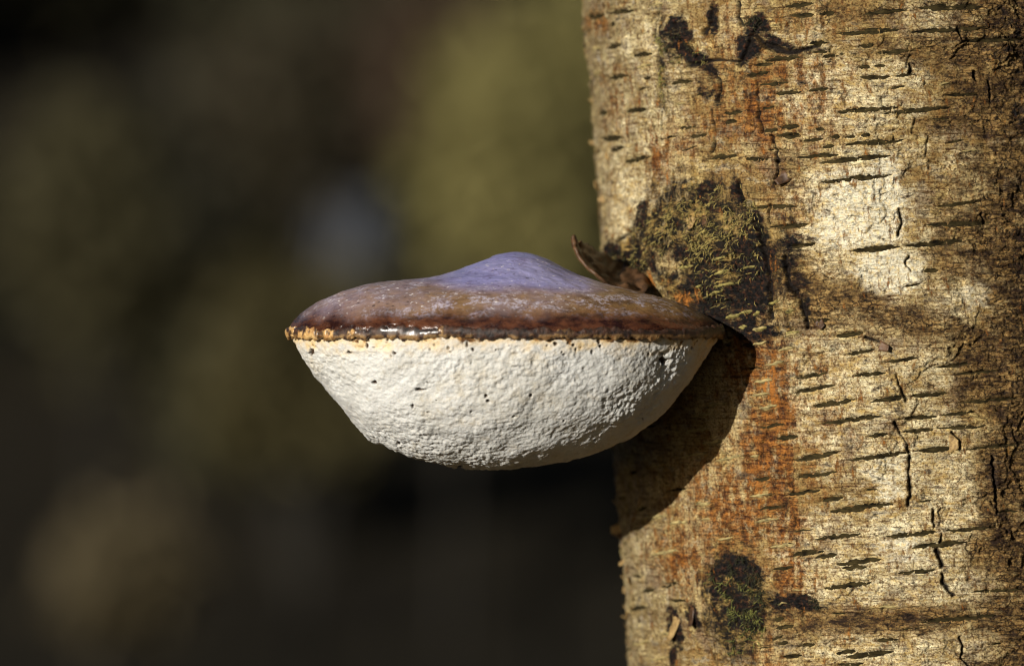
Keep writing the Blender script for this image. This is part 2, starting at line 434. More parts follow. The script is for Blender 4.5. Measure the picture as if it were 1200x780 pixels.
def build_trunk(tree):
    dth = 0.0039
    fine_t = np.arange(-1.80, 0.80, dth)
    coarse_t = np.linspace(0.80, 2 * math.pi - 1.80, 70)[:-1]
    th = np.concatenate([fine_t, coarse_t[0:]])
    th = np.where(th > math.pi, th - 2 * math.pi, th)      # ordering stays circular
    order_th = np.concatenate([fine_t, coarse_t])
    nfine = len(fine_t)
    zf = np.arange(Z0 - 0.135, Z0 + 0.135, 0.00042)
    zlo = Z0 - 0.135 - np.geomspace(0.002, 1.25, 60)[::-1]
    zhi = Z0 + 0.135 + np.geomspace(0.002, 6.6, 80)
    zz = np.concatenate([zlo, zf, zhi])
    r0 = len(zlo)
    TH, ZZ = np.meshgrid(order_th, zz)
    S = TH * RP; V = 390 - (ZZ - Z0) / U
    # window in which the close-up relief is resolved
    edge = np.minimum(TH - order_th[0], 0.80 - TH)
    W = sstep(0.0, 0.08, edge) * sstep(0.137, 0.125, np.abs(ZZ - Z0))
    H = 9 * (fbm(S / 220 + 3, V / 260 + 7, 3, 1) - 0.5) * np.where(TH > 0.8, sstep(0.8, 1.2, TH) * 0 + 1, 1)
    H = H * sstep(0, 0.4, np.minimum(TH - order_th[0], 2 * math.pi - 1.80 - TH))
    # evaluate the fine masks only inside the fine block
    rs = slice(r0 - 4, r0 + len(zf) + 4); cs = slice(0, nfine)
    s = S[rs, cs]; v = V[rs, cs]; w = W[rs, cs]
    wp = fbm(s / 55, v / 45, 4, 4)
    wp2 = fbm(s / 18, v / 14, 3, 9)
    warp = 0.65 * wp + 0.35 * wp2
    pale = blobs(s, v, [(1005,255,75,75,1),(1045,318,45,34,1),(1130,350,65,34,.8),(1010,480,95,95,.75),(1080,530,60,60,.8),(985,640,80,48,.7),(1060,640,60,55,.85),(1000,110,85,40,.8),
        (1020,180,80,30,.55),(960,85,60,60,.4),(1110,600,36,70,.85),(1120,685,60,24,.8),(1010,690,75,20,.9),(1060,95,30,30,.7),(1170,200,40,30,.5),(1060,765,80,25,.8),(1150,760,40,25,.9),(1000,760,60,30,.6),(1090,430,40,30,.7),(1175,130,25,30,.35),
        (960,420,45,40,.5),(1090,25,40,20,.5),(1130,175,40,30,.5),(760,60,50,50,.4),(740,170,50,60,.4),(735,240,30,40,.8),(715,200,25,60,.5),(760,665,30,40,.3)], warp, 0.55)
    rust = blobs(s, v, [(908,530,34,160,1),(888,420,34,70,1),(850,610,60,60,.9),(800,650,50,40,.8),(890,120,45,80,.8),(850,140,30,50,.6),(775,185,14,30,.8),(800,170,40,25,.5),(930,670,28,60,.8),
        (940,120,50,70,.5),(955,540,40,60,.5),(880,360,40,50,.9),(800,640,30,60,.6),(920,240,30,40,.5),(700,25,30,16,.7),(720,120,18,50,.4),(900,770,20,40,.6),(960,20,60,20,.4),(965,470,30,60,.4)], warp * .6 + .4 * fbm(s / 12, v / 55, 4, 16), 1.0, (1.7, 0.0))
    sx_ = 600 + 0 * s
    px_eq = 1063 + RP * np.sin(np.clip(s / RP, -1.57, 1.57)) + (v - 390) * 0.0655
    scaly = 0.95 * sstep(1040, 1190, px_eq + (warp - 0.5) * 170)  # scaly bark, deepened rightward to carry shade of the side turned from the sun
    scaly = np.maximum(scaly, blobs(s, v, [(1010,350,70,24,1,.25),(1075,375,110,24,1,.05),(960,330,40,26,.9,.5),(1050,728,150,20,1,-.12),(960,710,40,20,.8),(1090,60,70,26,.7),(1150,60,60,90,.8),(900,720,30,30,.5),(930,205,22,30,.7),(1150,400,70,22,.8),(990,15,90,12,.6),(1090,470,30,60,.35),(1100,280,50,28,.6)], warp, 0.5))
    scaly = np.maximum(scaly, blobs(s, v, [(935,320,24,46,1,.5),(960,365,36,24,1,.4)], warp, 0.7))
    scaly = scaly * (1 - 0.85 * pale * sstep(1195, 1120, px_eq))
    pale = pale * (1 - 0.7 * sstep(1110, 1190, px_eq))
    moss = blobs(s, v, [(830,265,62,62,1),(775,275,46,30,1,-.5),(870,300,40,70,1,-.2),(835,340,56,48,1),(745,300,44,20,1),(866,705,32,58,1),(800,70,14,20,.6),(782,75,5,45,.7),(690,120,6,260,.6),(905,355,26,40,.7)], warp * .5 + .5 * fbm(s / 16, v / 16, 3, 13), 0.95)
    dark = blobs(s, v, [(798,45,14,20,1,.7),(815,65,24,9,1,.6),(888,40,13,26,1,.3),(873,60,10,16,1),(915,55,24,8,.9,.35),(935,60,24,6,.7),(838,22,7,16,.9),
        (835,225,12,16,.8),(868,225,9,18,1,-.3),(898,280,9,40,.9,-.25),(880,350,34,44,.9),(850,345,40,30,.75),(820,300,30,20,.6),(760,305,30,16,.9),(735,310,26,13,1),(805,250,12,16,.6),(885,392,26,18,.9),(840,380,20,14,.5),(930,300,16,34,.75,-.3),(945,360,7,22,.7),(918,262,5,16,.6),
        (862,362,46,42,1),(884,312,18,58,1),(832,318,36,26,.8),(800,292,24,16,.7),(850,240,14,16,.7),(868,705,30,46,.75),(760,252,7,16,.9),(722,300,16,14,1),(868,665,24,16,1),(850,685,14,26,.8),(892,712,7,26,1),(870,735,28,14,.5),(935,704,22,9,1,.1),(920,707,12,9,1),(958,708,20,7,.7),(790,738,7,26,1),(815,722,8,16,.9,-.3),(788,755,5,26,.8),(790,600,40,20,.0),(830,100,10,18,.7),(842,118,6,12,.6),(1190,20,20,60,.5),(1195,350,12,80,.4),(1195,120,14,40,.5)], warp * .5 + .5 * fbm(s / 9, v / 9, 3, 12), 0.9, (1.5, 0.6))
    white = blobs(s, v, [(1035,235,24,46,1),(1000,225,34,26,.75),(1040,318,34,22,1),(1000,268,40,22,.7),(1150,345,34,18,.35),(1040,570,30,30,.35),(1058,640,26,24,.4),(975,205,20,10,.5)], warp, 0.5)
    orange = blobs(s, v, [(762,330,16,10,1),(745,322,8,6,.9),(772,322,7,9,.8),(815,350,16,10,.8),(905,450,10,40,.7),(908,330,6,30,.5),(895,560,14,30,.5),(785,205,8,14,.6)], warp, 0.5)
    # relief
    h = 3.2 * (fbm(s / 60, v / 40, 4, 21) - 0.5) + 2.2 * (fbm(s / 26, v / 6, 3, 31) - 0.5) + 2.2 * (fbm(s / 6, v / 4, 3, 35) - 0.5)
    # blocky scales with recessed joints
    f1, f2, iv = voronoi(s / 17 + (wp2 - .5) * 2.6 + 40, v / 5.2 + (wp2 - .5) * 2.2 + (wp - .5) * 2 + 40)
    joint = sstep(0.17, 0.02, f2 - f1) * sstep(.40, .56, fbm(s / 11 + 3, v / 8 + 6, 3, 19))
    h += scaly * (1.3 * (iv - 0.5) - 1.7 * joint + 2.6 * (fbm(s / 40, v / 4.2, 3, 23) - .5) + 1.6 * (fbm(s / 7, v / 3.5, 3, 27) - .5))
    f1b, f2b, ivb = voronoi(s / 46 + (wp2 - .5) * 1.2 + 10, v / 15 + (wp - .5) * 2.2 + 10)
    jb = sstep(0.09, 0.01, f2b - f1b)
    h += (0.35 + 0.4 * scaly) * (2.0 * (ivb - 0.5) - 1.6 * jb * scaly)
    # thin papery layers: step where an outer layer has peeled
    pl = fbm(s / 62 + 5, v / 70 + 8, 6, 41) + 0.05 * (fbm(s / 60, v / 7, 3, 44) - .5)
    h += 2.6 * sstep(0.485, 0.500, pl) + 1.8 * sstep(0.570, 0.585, pl)
    layer = 0.6 * sstep(0.485, 0.500, pl) + 0.4 * sstep(0.570, 0.585, pl)
    edge_shade = np.exp(-((pl - 0.485) / 0.0055) ** 2) + 0.8 * np.exp(-((pl - 0.568) / 0.005) ** 2)  # dark line along each peeled edge, painting in its small shadow
    h += moss * (14 * (fbm(s / 20, v / 26, 4, 51) - 0.42) + 3.0) + dark * (5.0 * (fbm(s / 9, v / 9, 3, 55) - 0.5))
    # collar of the old wound above the bracket
    c0 = P2S(815, 300)
    h += 14 * np.exp(-(((s - c0[0]) / 130) ** 2 + ((v - c0[1]) / 85) ** 2))
    h += 5 * blobs(s, v, [(866, 700, 36, 60, 1)], warp, 0.2)
    crev = np.zeros(s.shape)
    for pts, wd in CR:
        P = [P2S(*p) for p in pts]
        xs = [p[0] for p in P]; ys = [p[1] for p in P]
        m = (s > min(xs) - 25) & (s < max(xs) + 25) & (v > min(ys) - 25) & (v < max(ys) + 25)
        sj = s[m] + 6 * (wp2[m] - 0.5) + 4 * (fbm(s[m] / 9, v[m] / 5, 2, 79) - .5); vj = v[m] + 4 * (wp[m] - .5)
        d = seg_dist(sj, vj, P)
        wv = wd * (-0.25 + 2.0 * fbm(v[m] / 12, s[m] / 30, 2, 77)).clip(0.08)
        c = sstep(wv + 0.9, wv * 0.35, d)
        h[m] += -6 * c + 0.5 * np.exp(-((d - wv - 2.5) / 2.2) ** 2)
        crev[m] = np.maximum(crev[m], c)
    lip = np.zeros(s.shape)
    for (a, b, c, d, lw, kind) in LENT:
        L = math.hypot(c - a, d - b); ux, uy = (c - a) / L, (d - b) / L
        mx, my = (a + c) / 2, (b + d) / 2
        m = (np.abs(s - mx) < L / 2 + 16) & (np.abs(v - my) < abs(d - b) / 2 + 16)
        al = (s[m] - mx) * ux + (v[m] - my) * uy; ac = -(s[m] - mx) * uy + (v[m] - my) * ux
        t = np.clip(1 - (2 * al / (L + 4)) ** 2, 0, 1) ** 0.5
        e = np.abs(ac) / (lw * np.maximum(t, 0.15))
        ins = (np.abs(al) < L / 2 + 2)
        g = sstep(1.15, 0.5, e) * ins * sstep(0, 0.25, t)
        rim = np.exp(-((e - 1.5) / 0.5) ** 2) * ins * sstep(0, 0.4, t)
        if kind == 0:
            h[m] += -2.2 * g + 0.35 * rim * (0.2 + 1.5 * wp2[m])
            lip[m] = np.maximum(lip[m], 0.35 * rim * (0.1 + wp2[m]))
        else:
            h[m] += 1.2 * g + 0.9 * rim
            lip[m] = np.maximum(lip[m], 0.35 * rim)
    lip *= (1 - 0.75 * scaly)
    crev = np.maximum(crev, 0.80 * scaly * joint * (0.3 + 0.7 * (wp > 0.45)))
    crev = np.maximum(crev, 0.75 * edge_shade * sstep(.42, .56, wp2))
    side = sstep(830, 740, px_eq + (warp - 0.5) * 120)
    H[rs, cs] = H[rs, cs] * (1 - w) + (H[rs, cs] + h) * w
    P = surf(S, V, H)
    # outside the close-up block plain masks
    n = S.size
    A = np.zeros((*S.shape, 4)); B = np.zeros((*S.shape, 4))
    g1 = fbm(S / 90, V / 40, 4, 61)
    A[..., 0] = 0.7 * sstep(0.45, 0.6, g1); A[..., 2] = 0.7 * sstep(0.55, 0.7, fbm(S / 60, V / 90, 3, 66)); A[..., 3] = 0.8 * sstep(0.66, 0.70, fbm(S / 120, V / 20, 3, 68))
    for ch, arr in ((0, pale), (1, rust), (2, scaly), (3, dark)):
        A[rs, cs, ch] = A[rs, cs, ch] * (1 - w) + arr * w
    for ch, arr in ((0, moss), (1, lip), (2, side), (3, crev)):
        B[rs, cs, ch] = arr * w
    Cm = np.zeros((*S.shape, 4))
    Cm[rs, cs, 0] = white * w; Cm[rs, cs, 1] = orange * w; Cm[rs, cs, 2] = layer * w + 0.5 * (1 - w)
    me = mesh_np('trunk', P.reshape(-1, 3), grid_faces(len(zz), len(order_th), True)[:, ::1], M_BARK)
    attr_color(me, 'maska', A.reshape(-1, 4)); attr_color(me, 'maskb', B.reshape(-1, 4)); attr_color(me, 'maskc', Cm.reshape(-1, 4))
    attr_vec(me, 'sz', np.stack([S * U, -V * U, S * 0], -1).reshape(-1, 3))
    o = link('trunk', me, tree)
    # sampler for things that sit on the bark
    Hf = H
    def sample(s_, v_):
        s_ = np.asarray(s_, float); v_ = np.asarray(v_, float)
        ci = np.clip((s_ / RP - fine_t[0]) / dth, 0, nfine - 1.001)
        zi = np.clip(((390 - v_) * U + Z0 - zf[0]) / 0.00042, 0, len(zf) - 1.001) + r0
        c0_ = ci.astype(int); z0_ = zi.astype(int); fc = ci - c0_; fz = zi - z0_
        return (Hf[z0_, c0_] * (1 - fc) + Hf[z0_, c0_ + 1] * fc) * (1 - fz) + (Hf[z0_ + 1, c0_] * (1 - fc) + Hf[z0_ + 1, c0_ + 1] * fc) * fz
    return o, sample

tree = link('birch_tree', None, loc=(0, 0, 0))
tag(tree, 'pale peeling birch tree with dark lenticels, carrying the bracket fungus', 'tree')
trunk, sampleH = build_trunk(tree)

def build_lenticels():
    mats = (M_LENT, M_LENT2, M_LENT3)
    for (a, b, c, d, lw, kind) in LENT:
        L = math.hypot(c - a, d - b); ux, uy = (c - a) / L, (d - b) / L
        n = max(9, int(L / 2.2)); k = 5
        t = np.linspace(-1, 1, n)[None, :]; q = np.linspace(-1, 1, k)[:, None]
        wv = lw * 0.92 * np.clip(1 - np.abs(t) ** 2.2, 0.004, 1) ** 0.75 * (0.10 + 1.75 * fbm(t * L / 8 + a + (q > 0) * 9, t * 0 + b + q * 0, 3, 3))
        wob = 0.9 * (vnoise(t * L / 14 + a * 1.7, t * 0 + b, 5) - 0.5) * 2
        al = t * L / 2 + 0 * q; ac = q * wv + wob
        ac = np.broadcast_to(ac, al.shape); s = (a + c) / 2 + al * ux - ac * uy; v = (b + d) / 2 + al * uy + ac * ux
        e = (np.abs(q) > 0.99) | (np.abs(t) > 0.999)
        h = sampleH(s, v) + np.where(e, -0.35, 0.6)
        if kind == 0:
            h += np.where(e, 0, 1.5 * (vnoise(s / 3.5, v / 2.2, 8) - 0.5))
        else:
            h += np.where(e, 0, 0.9 * (1 - np.abs(q)))
        me = mesh_np('lenticel', surf(s, v, h).reshape(-1, 3), grid_faces(k, n)[:, ::-1], mats[kind])
        link('lenticel', me, trunk)
build_lenticels()

def flake(s, v, L, Wd, ang, lift, mat, curl=1.0, name='bark_flake'):
    """a thin peeling scrap of bark: one end on the trunk, the other lifted"""
    n, k = 8, 5
    t = np.linspace(0, 1, n)[None, :]; q = np.linspace(-1, 1, k)[:, None]
    rag = 0.75 + 0.5 * vnoise(t * 4 + s, q * 2 + v, 2)
    al = t * L; ac = q * Wd / 2 * rag * (1 - 0.55 * t ** 2)
    ss = s + al * math.cos(ang) - ac * math.sin(ang); vv = v + al * math.sin(ang) + ac * math.cos(ang)
    hh = sampleH(ss, vv) * (1 - t) + sampleH(s + 0 * ss, v + 0 * vv) * t + lift * t ** (1 + curl) - 0.4 * (1 - t) + 0.8 * q * q * t
    top = surf(ss, vv, hh + 0.5).reshape(-1, 3); bot = surf(ss, vv, hh - 0.5).reshape(-1, 3)
    f = grid_faces(k, n); N = n * k
    F = [f[:, ::-1], f + N]
    ring = [i for i in range(n)] + [r * n + n - 1 for r in range(1, k)] + [(k - 1) * n + i for i in range(n - 2, -1, -1)] + [r * n for r in range(k - 2, 0, -1)]
    ring = np.array(ring); nx = np.roll(ring, -1)
    F.append(np.stack([ring, nx, nx + N, ring + N], -1))
    me = mesh_np(name, np.concatenate([top, bot]), np.concatenate(F), mat)
    return link(name, me, trunk)
def build_flakes():
    # named scraps
    for (px, py, L, Wd, ang, lift, m) in [(812,712,22,12,1.3,7,M_FLAKED),(792,722,30,14,1.9,6,M_FLAKE),
            (1112,520,10,20,0.0,4,M_FLAKE),(1030,405,12,12,0.3,5,M_FLAKED),(958,375,12,14,0.8,5,M_FLAKED),
            (925,205,16,14,2.5,5,M_FLAKED),(820,255,14,12,1.2,7,M_FLAKE),(835,252,12,9,1.5,6,M_FLAKED)]:
        s, v = P2S(px, py); flake(s, v, L, Wd, ang, lift, m)
    # papery scraps along the flank
    for i in range(60):
        s = random.uniform(-620, -420); v = random.uniform(-10, 800)
        if 250 < v < 420 and s > -470: continue
        L = random.uniform(4, 12)
        flake(s, v, L, random.uniform(4, 14), random.uniform(-math.pi, math.pi), random.uniform(1.5, 6), M_FLAKE if random.random() < .75 else M_FLAKED)
    flake(-545, 632, 7, 16, 3.0, 12, M_FLAKE, 0.4)
build_flakes()

def build_curl():
    """the torn sheet of bark that curls up over the back of the bracket"""
    # outer lip and inner edge, (x, y depth, v) on the drawing grid
    out = np.array([(671,92,274),(673,88,286),(678,84,298),(688,80,311),(700,78,322),(714,76,331),(730,76,338),(748,78,343)], float)
    mid = np.array([(683,110,283),(686,112,296),(692,114,308),(704,114,319),(718,112,327),(732,108,333),(746,104,338),(760,98,343)], float)
    inn = np.array([(687,165,283),(692,176,287),(700,186,292),(712,192,297),(726,192,302),(740,184,309),(752,172,317),(764,150,328)], float)
    n = 40
    def rs(P):
        t = np.linspace(0, len(P) - 1, n); return np.stack([np.interp(t, np.arange(len(P)), P[:, i]) for i in range(3)], -1)
    o_, m_, i_ = rs(out), rs(mid), rs(inn)
    k = 16
    rows = []
    for q in np.linspace(0, 1, k):
        rows.append((1 - q) ** 2 * o_ + 2 * q * (1 - q) * m_ * 1.0 + q * q * i_)
    P = np.array(rows)
    jit = fbm(np.arange(n)[None, :] / 4.0 + np.zeros((k, 1)), np.arange(k)[:, None] / 3.0 + np.zeros((1, n)), 3, 7) - 0.5
    P[..., 2] += 11 * jit; P[..., 1] += 16 * jit
    Wp = np.stack([(P[..., 0] - 600) * U, P[..., 1] * U, Z0 + (390 - P[..., 2]) * U], -1)
    Wp[..., 0] *= (DIST + Wp[..., 1]) / DIST
    th = np.array([-0.0007, 0.0004, -0.0009])
    top = Wp.reshape(-1, 3); bot = (Wp + th).reshape(-1, 3)
    f = grid_faces(k, n); N = n * k
    ring = [i for i in range(n)] + [r * n + n - 1 for r in range(1, k)] + [(k - 1) * n + i for i in range(n - 2, -1, -1)] + [r * n for r in range(k - 2, 0, -1)]
    ring = np.array(ring); nx = np.roll(ring, -1)
    me = mesh_np('bark_curl', np.concatenate([top, bot]), np.concatenate([f, f[:, ::-1] + N, np.stack([ring, ring + N, nx + N, nx], -1)]), M_FLAKED)
    o = link('bark_curl', me, trunk)
    tag(o, 'dark torn bark sheet curling up over the bracket')
build_curl()

def build_moss():
    """short moss strands standing out of the bark"""
    def tuft(regions, n, mat, label, Lr):
        vs = []; fs = []
        for (px, py, rx, ry, share) in regions:
            m = int(n * share)
            a = rng.random(m) * 2 * math.pi; r = np.sqrt(rng.random(m))
            s0, v0 = P2S(px, py); f = 1 / max(math.cos(s0 / RP), .3)
            s = s0 + np.cos(a) * r * rx * f; v = v0 + np.sin(a) * r * ry
            keep = fbm(s / 16, v / 16, 3, 83) + 0.10 * rng.random(m) > 0.56 + 0.10 * r ** 3
            s = s[keep]; v = v[keep]; m = len(s)
            L = rng.uniform(*Lr, m); ang = rng.normal(math.pi / 2, 0.9, m); out = rng.uniform(1.5, 5, m)
            wd = rng.uniform(0.2, 0.48, m)
            h = sampleH(s, v)
            ds, dv = np.cos(ang) * L, np.sin(ang) * L
            b0 = surf(s - wd * np.sin(ang), v + wd * np.cos(ang), h - .5); b1 = surf(s + wd * np.sin(ang), v - wd * np.cos(ang), h - .5)
            h2 = h + out
            m0 = surf(s + ds * .5 - wd * np.sin(ang), v + dv * .5 + wd * np.cos(ang), h2); m1 = surf(s + ds * .5 + wd * np.sin(ang), v + dv * .5 - wd * np.cos(ang), h2)
            tp = surf(s + ds, v + dv, h2 * 0.9 + 0.1 * h)
            base = sum(len(x) for x in vs)
            vs.append(np.stack([b0, b1, m1, m0, tp], 1).reshape(-1, 3))
            i = base + np.arange(m) * 5
            fs.append(np.stack([i, i + 1, i + 2], -1)); fs.append(np.stack([i, i + 2, i + 3], -1)); fs.append(np.stack([i + 3, i + 2, i + 4], -1))
        me = mesh_np('moss', np.concatenate(vs), np.concatenate(fs), mat, False)
        o = link('moss', me, trunk); tag(o, label, None, None, 'stuff')
    tuft([(835,250,55,45,.34),(860,300,40,70,.26),(790,280,45,35,.2),(780,60,4,60,.05),(810,68,25,10,.03),(755,300,30,14,.06)], 2000, M_MOSS, 'yellow green moss strands on the old wound', (3, 9))
    m = 900
    s = rng.uniform(-650, -470, m); v = rng.uniform(-15, 800, m); h = sampleH(s, v)
    ang = rng.uniform(0, 2 * math.pi, m); L = rng.uniform(2, 6, m); wd = rng.uniform(.25, .6, m); out = rng.uniform(1.5, 7, m) * rng.random(m)
    b0 = surf(s - wd * np.sin(ang), v + wd * np.cos(ang), h - .5); b1 = surf(s + wd * np.sin(ang), v - wd * np.cos(ang), h - .5)
    tp = surf(s + np.cos(ang) * L, v + np.sin(ang) * L, h + out)
    o = link('bark_fibres', mesh_np('bark_fibres', np.stack([b0, b1, tp], 1).reshape(-1, 3), np.arange(m * 3).reshape(m, 3), M_FLAKE, False), trunk)
    tag(o, 'fine lifted fibres on the flank of the bark', None, None, 'stuff')
    tuft([(868,722,30,44,.8),(850,690,20,30,.2),(782,60,4,60,.12),(812,68,24,9,.08)], 620, M_MOSSG, 'green moss on the oval scar', (4, 10))
    tuft([(830,290,70,80,.5),(866,700,32,58,.5),(740,305,40,16,.16),(888,42,18,26,.12),(800,52,16,22,.1),(935,705,26,9,.08)], 2600, M_MOSSD, 'blackish green moss mat in the wound', (3, 9))
build_moss()

# limbs and crown, far above the picture
M_TWIG = mat_simple('birch_twig', (0.05, 0.03, 0.02), (0.20, 0.15, 0.10), 40, 0.8)
M_YLEAF = mat_leaf('birch_leaf', (0.16, 0.12, 0.02), (0.28, 0.20, 0.04))
def tube(P, rad, n=7):
    P = np.asarray(P, float); m = len(P)
    T = np.gradient(P, axis=0); T /= np.linalg.norm(T, axis=1)[:, None] + 1e-9
    ref = np.where(np.abs(T[:, 2:3]) > .9, np.array([[1., 0, 0]]), np.array([[0, 0, 1.]]))
    A = np.cross(T, ref); A /= np.linalg.norm(A, axis=1)[:, None]; B = np.cross(T, A)
    a = np.linspace(0, 2 * math.pi, n, endpoint=False)
    V = P[:, None] + (A[:, None] * np.cos(a)[None, :, None] + B[:, None] * np.sin(a)[None, :, None]) * np.asarray(rad)[:, None, None]
    return V.reshape(-1, 3), grid_faces(m, n, True)
def leaf_cloud(C, size, seed):
    """small two-triangle leaves at the centres C"""
    g = np.random.default_rng(seed); m = len(C)
    d = g.normal(size=(m, 3)); d /= np.linalg.norm(d, axis=1)[:, None]
    e = np.cross(d, g.normal(size=(m, 3))); e /= np.linalg.norm(e, axis=1)[:, None]
    L = (size * g.uniform(.6, 1.3, m))[:, None]
    V = np.stack([C - d * L, C + e * L * .45, C + d * L, C - e * L * .45], 1).reshape(-1, 3)
    return V, np.arange(m * 4).reshape(m, 4)
tips = []
for i in range(12):
    z = 3.2 + i * 0.38; a = i * 2.4
    c = np.array([XA(z), YA, z]); L = 1.9 - 0.11 * i
    t = np.linspace(0, 1, 9)[:, None]
    P = c + t * np.array([math.cos(a) * L, math.sin(a) * L, 0.8 * L]) + t ** 2 * np.array([0, 0, -0.55 * L]) + 0.04 * (rng.random((9, 3)) - .5)
    V, F = tube(P, np.linspace(0.028, 0.004, 9)); link('limb', mesh_np('limb', V, F, M_TWIG), tree)
    tips.append(P[3:])
tips = np.concatenate(tips)
C = tips[rng.integers(0, len(tips), 2600)] + rng.normal(size=(2600, 3)) * np.array([.28, .28, .3])
V, F = leaf_cloud(C, 0.028, 3)
link('crown', mesh_np('crown', V, F, M_YLEAF, False), tree)

# ------------------------------------------------------------------ the bracket fungus
FX, FY = 592 - 600, 38            # middle of the bracket on the drawing grid
FA, FBF, FBB = 257.0, 165.0, 262.0
xs_top = np.array([-257,-250,-242,-222,-192,-160,-120,-80,-40,0,50,98,148,178,208,235,250,257]) 
zs_top = np.array([0, 12, 20, 34, 47, 56, 60, 61, 61, 61, 60, 57, 48, 41, 32, 20, 10, 0]) * 1.0
xs_bot = np.array([-257,-250,-232,-202,-162,-112,-62,-17,48,108,148,188,223,245,257])
zs_bot = np.array([0, 16, 47, 83, 126, 149, 159, 161, 155, 141, 125, 96, 57, 20, 0]) * 1.0
def smooth_prof(xs, zs):
    X = np.linspace(-257, 257, 257); Z = np.interp(X, xs, zs)
    k = np.exp(-np.linspace(-2, 2, 13) ** 2); k /= k.sum()
    Zp = np.pad(Z, 6, mode='edge'); Zs = np.convolve(Zp, k, 'valid')
    m = sstep(0, 25, 257 - np.abs(X)); Z2 = Z * (1 - m) + Zs * m
    return lambda x: np.interp(x, X, Z2)
ftop, fbot = smooth_prof(xs_top, zs_top), smooth_prof(xs_bot, zs_bot)
def outline(phi):
    wob = 1 + 0.018 * (fbm(np.cos(phi) * 2 + 5, np.sin(phi) * 2 + 5, 3, 91) - .5) * 2 * np.abs(np.sin(phi))
    return FA * np.cos(phi) * 1.0, np.where(np.sin(phi) < 0, FBF, FBB) * np.sin(phi) * wob
def fpos(X, Y, Zr):
    """bracket coordinates (grid units, Zr up from the rim line) -> world"""
    x = (X + FX) * U; y = (Y + FY) * U; z = Z0 + (Zr + 2) * U
    return np.stack([x, y, z], -1)
def phis(n_front, n_back):
    f = np.linspace(math.pi * 0.97, math.pi * 2.03, n_front, endpoint=False)
    b = np.linspace(math.pi * 2.03, math.pi * 2.97, n_back, endpoint=False)
    return np.concatenate([f, b])
def mat_cap():
    k = NT('cap_skin')
    m = k.n('ShaderNodeSeparateColor'); at = k.attr('cap'); k.l(at.outputs['Color'], m.inputs[0])
    rim, hump, warm = m.outputs[0], m.outputs[1], m.outputs[2]
    v = k.obj()
    n1 = k.noise(v, 45, 5, 0.65); n2 = k.noise(v, 260, 5, 0.7, (0.7, 1.2, 1)); n3 = k.noise(v, 120, 6, 0.75, (0.8, 1, 2)); n5 = k.noise(v, 900, 3, 0.6)
    n6 = k.noise(v, 150, 5, 0.7, (1.0, 0.5, 2.2))
    c = k.mix(k.ramp(n1, 0.40, 0.60), (0.205, 0.122, 0.058), (0.235, 0.168, 0.165))
    c = k.mix(k.math('MULTIPLY', k.ramp(n6, 0.48, 0.62), 0.7), c, (0.27, 0.165, 0.085))
    c = k.mix(k.math('MULTIPLY', warm, 0.9), c, k.mix(k.ramp(n6, 0.38, 0.62), (0.085, 0.040, 0.014), (0.25, 0.145, 0.055)))
    c = k.mix(hump, c, k.mix(k.ramp(n1, 0.35, 0.65), (0.190, 0.180, 0.38), (0.31, 0.295, 0.52)))  # lavender blue paints the sky's reflected sheen into the skin colour
    fl = k.math('MULTIPLY', k.ramp(n3, 0.49, 0.57), k.ramp(n5, 0.40, 0.58))
    fl = k.math('MULTIPLY', fl, k.math('SUBTRACT', 0.9, k.math('MULTIPLY', hump, 0.75)))
    c = k.mix(fl, c, (0.46, 0.42, 0.50))  # pale flecks of the skin, also painting in glossy highlights
    n9 = k.noise(v, 620, 2, 0.5, (0.8, 1, 1.3))
    c = k.mix(k.math('MULTIPLY', k.ramp(n9, 0.66, 0.70), k.ramp(n1, .40, .55)), c, (0.70, 0.66, 0.66))
    c = k.mix(k.math('MULTIPLY', k.ramp(n2, 0.53, 0.66), 0.6), c, k.mix(1.0, c, (0.42, 0.33, 0.38), 'MULTIPLY'))
    c = k.mix(k.math('MULTIPLY', k.ramp(n9, 0.33, 0.29), 0.8), c, (0.03, 0.02, 0.02))
    c = k.mix(rim, c, k.mix(k.ramp(n6, 0.40, 0.62), (0.018, 0.006, 0.005), (0.098, 0.036, 0.017)))
    k.l(c, k.b.inputs['Base Color'])
    k.l(k.ramp(k.math('ADD', n2, k.math('MULTIPLY', rim, -0.25)), 0.0, 1.25), k.b.inputs['Roughness'])
    k.b.inputs['Specular IOR Level'].default_value = 0.6
    k.l(k.bump(n5, 0.25, 0.0003, k.bump(n2, 0.45, 0.0008)), k.b.inputs['Normal'])
    return k.m
def mat_margin():
    k = NT('cap_margin')
    v = k.obj(); at = k.attr('blob').outputs['Fac']
    n2 = k.noise(v, 420, 5, 0.7); n3 = k.noise(v, 130, 4, 0.6, (1, 1, .6))
    c = k.mix(k.ramp(n2, 0.40, 0.62), (0.008, 0.003, 0.002), (0.060, 0.022, 0.009))
    c = k.mix(at, c, k.mix(k.ramp(n2, 0.38, 0.6), (0.36, 0.16, 0.04), (0.68, 0.44, 0.17)))
    k.l(c, k.b.inputs['Base Color'])
    k.l(k.ramp(n3, -0.35, 1.1), k.b.inputs['Roughness'])
    k.b.inputs['Coat Weight'].default_value = 0.5; k.b.inputs['Coat Roughness'].default_value = 0.22
    k.l(k.bump(n2, 0.7, 0.001), k.b.inputs['Normal'])
    return k.m
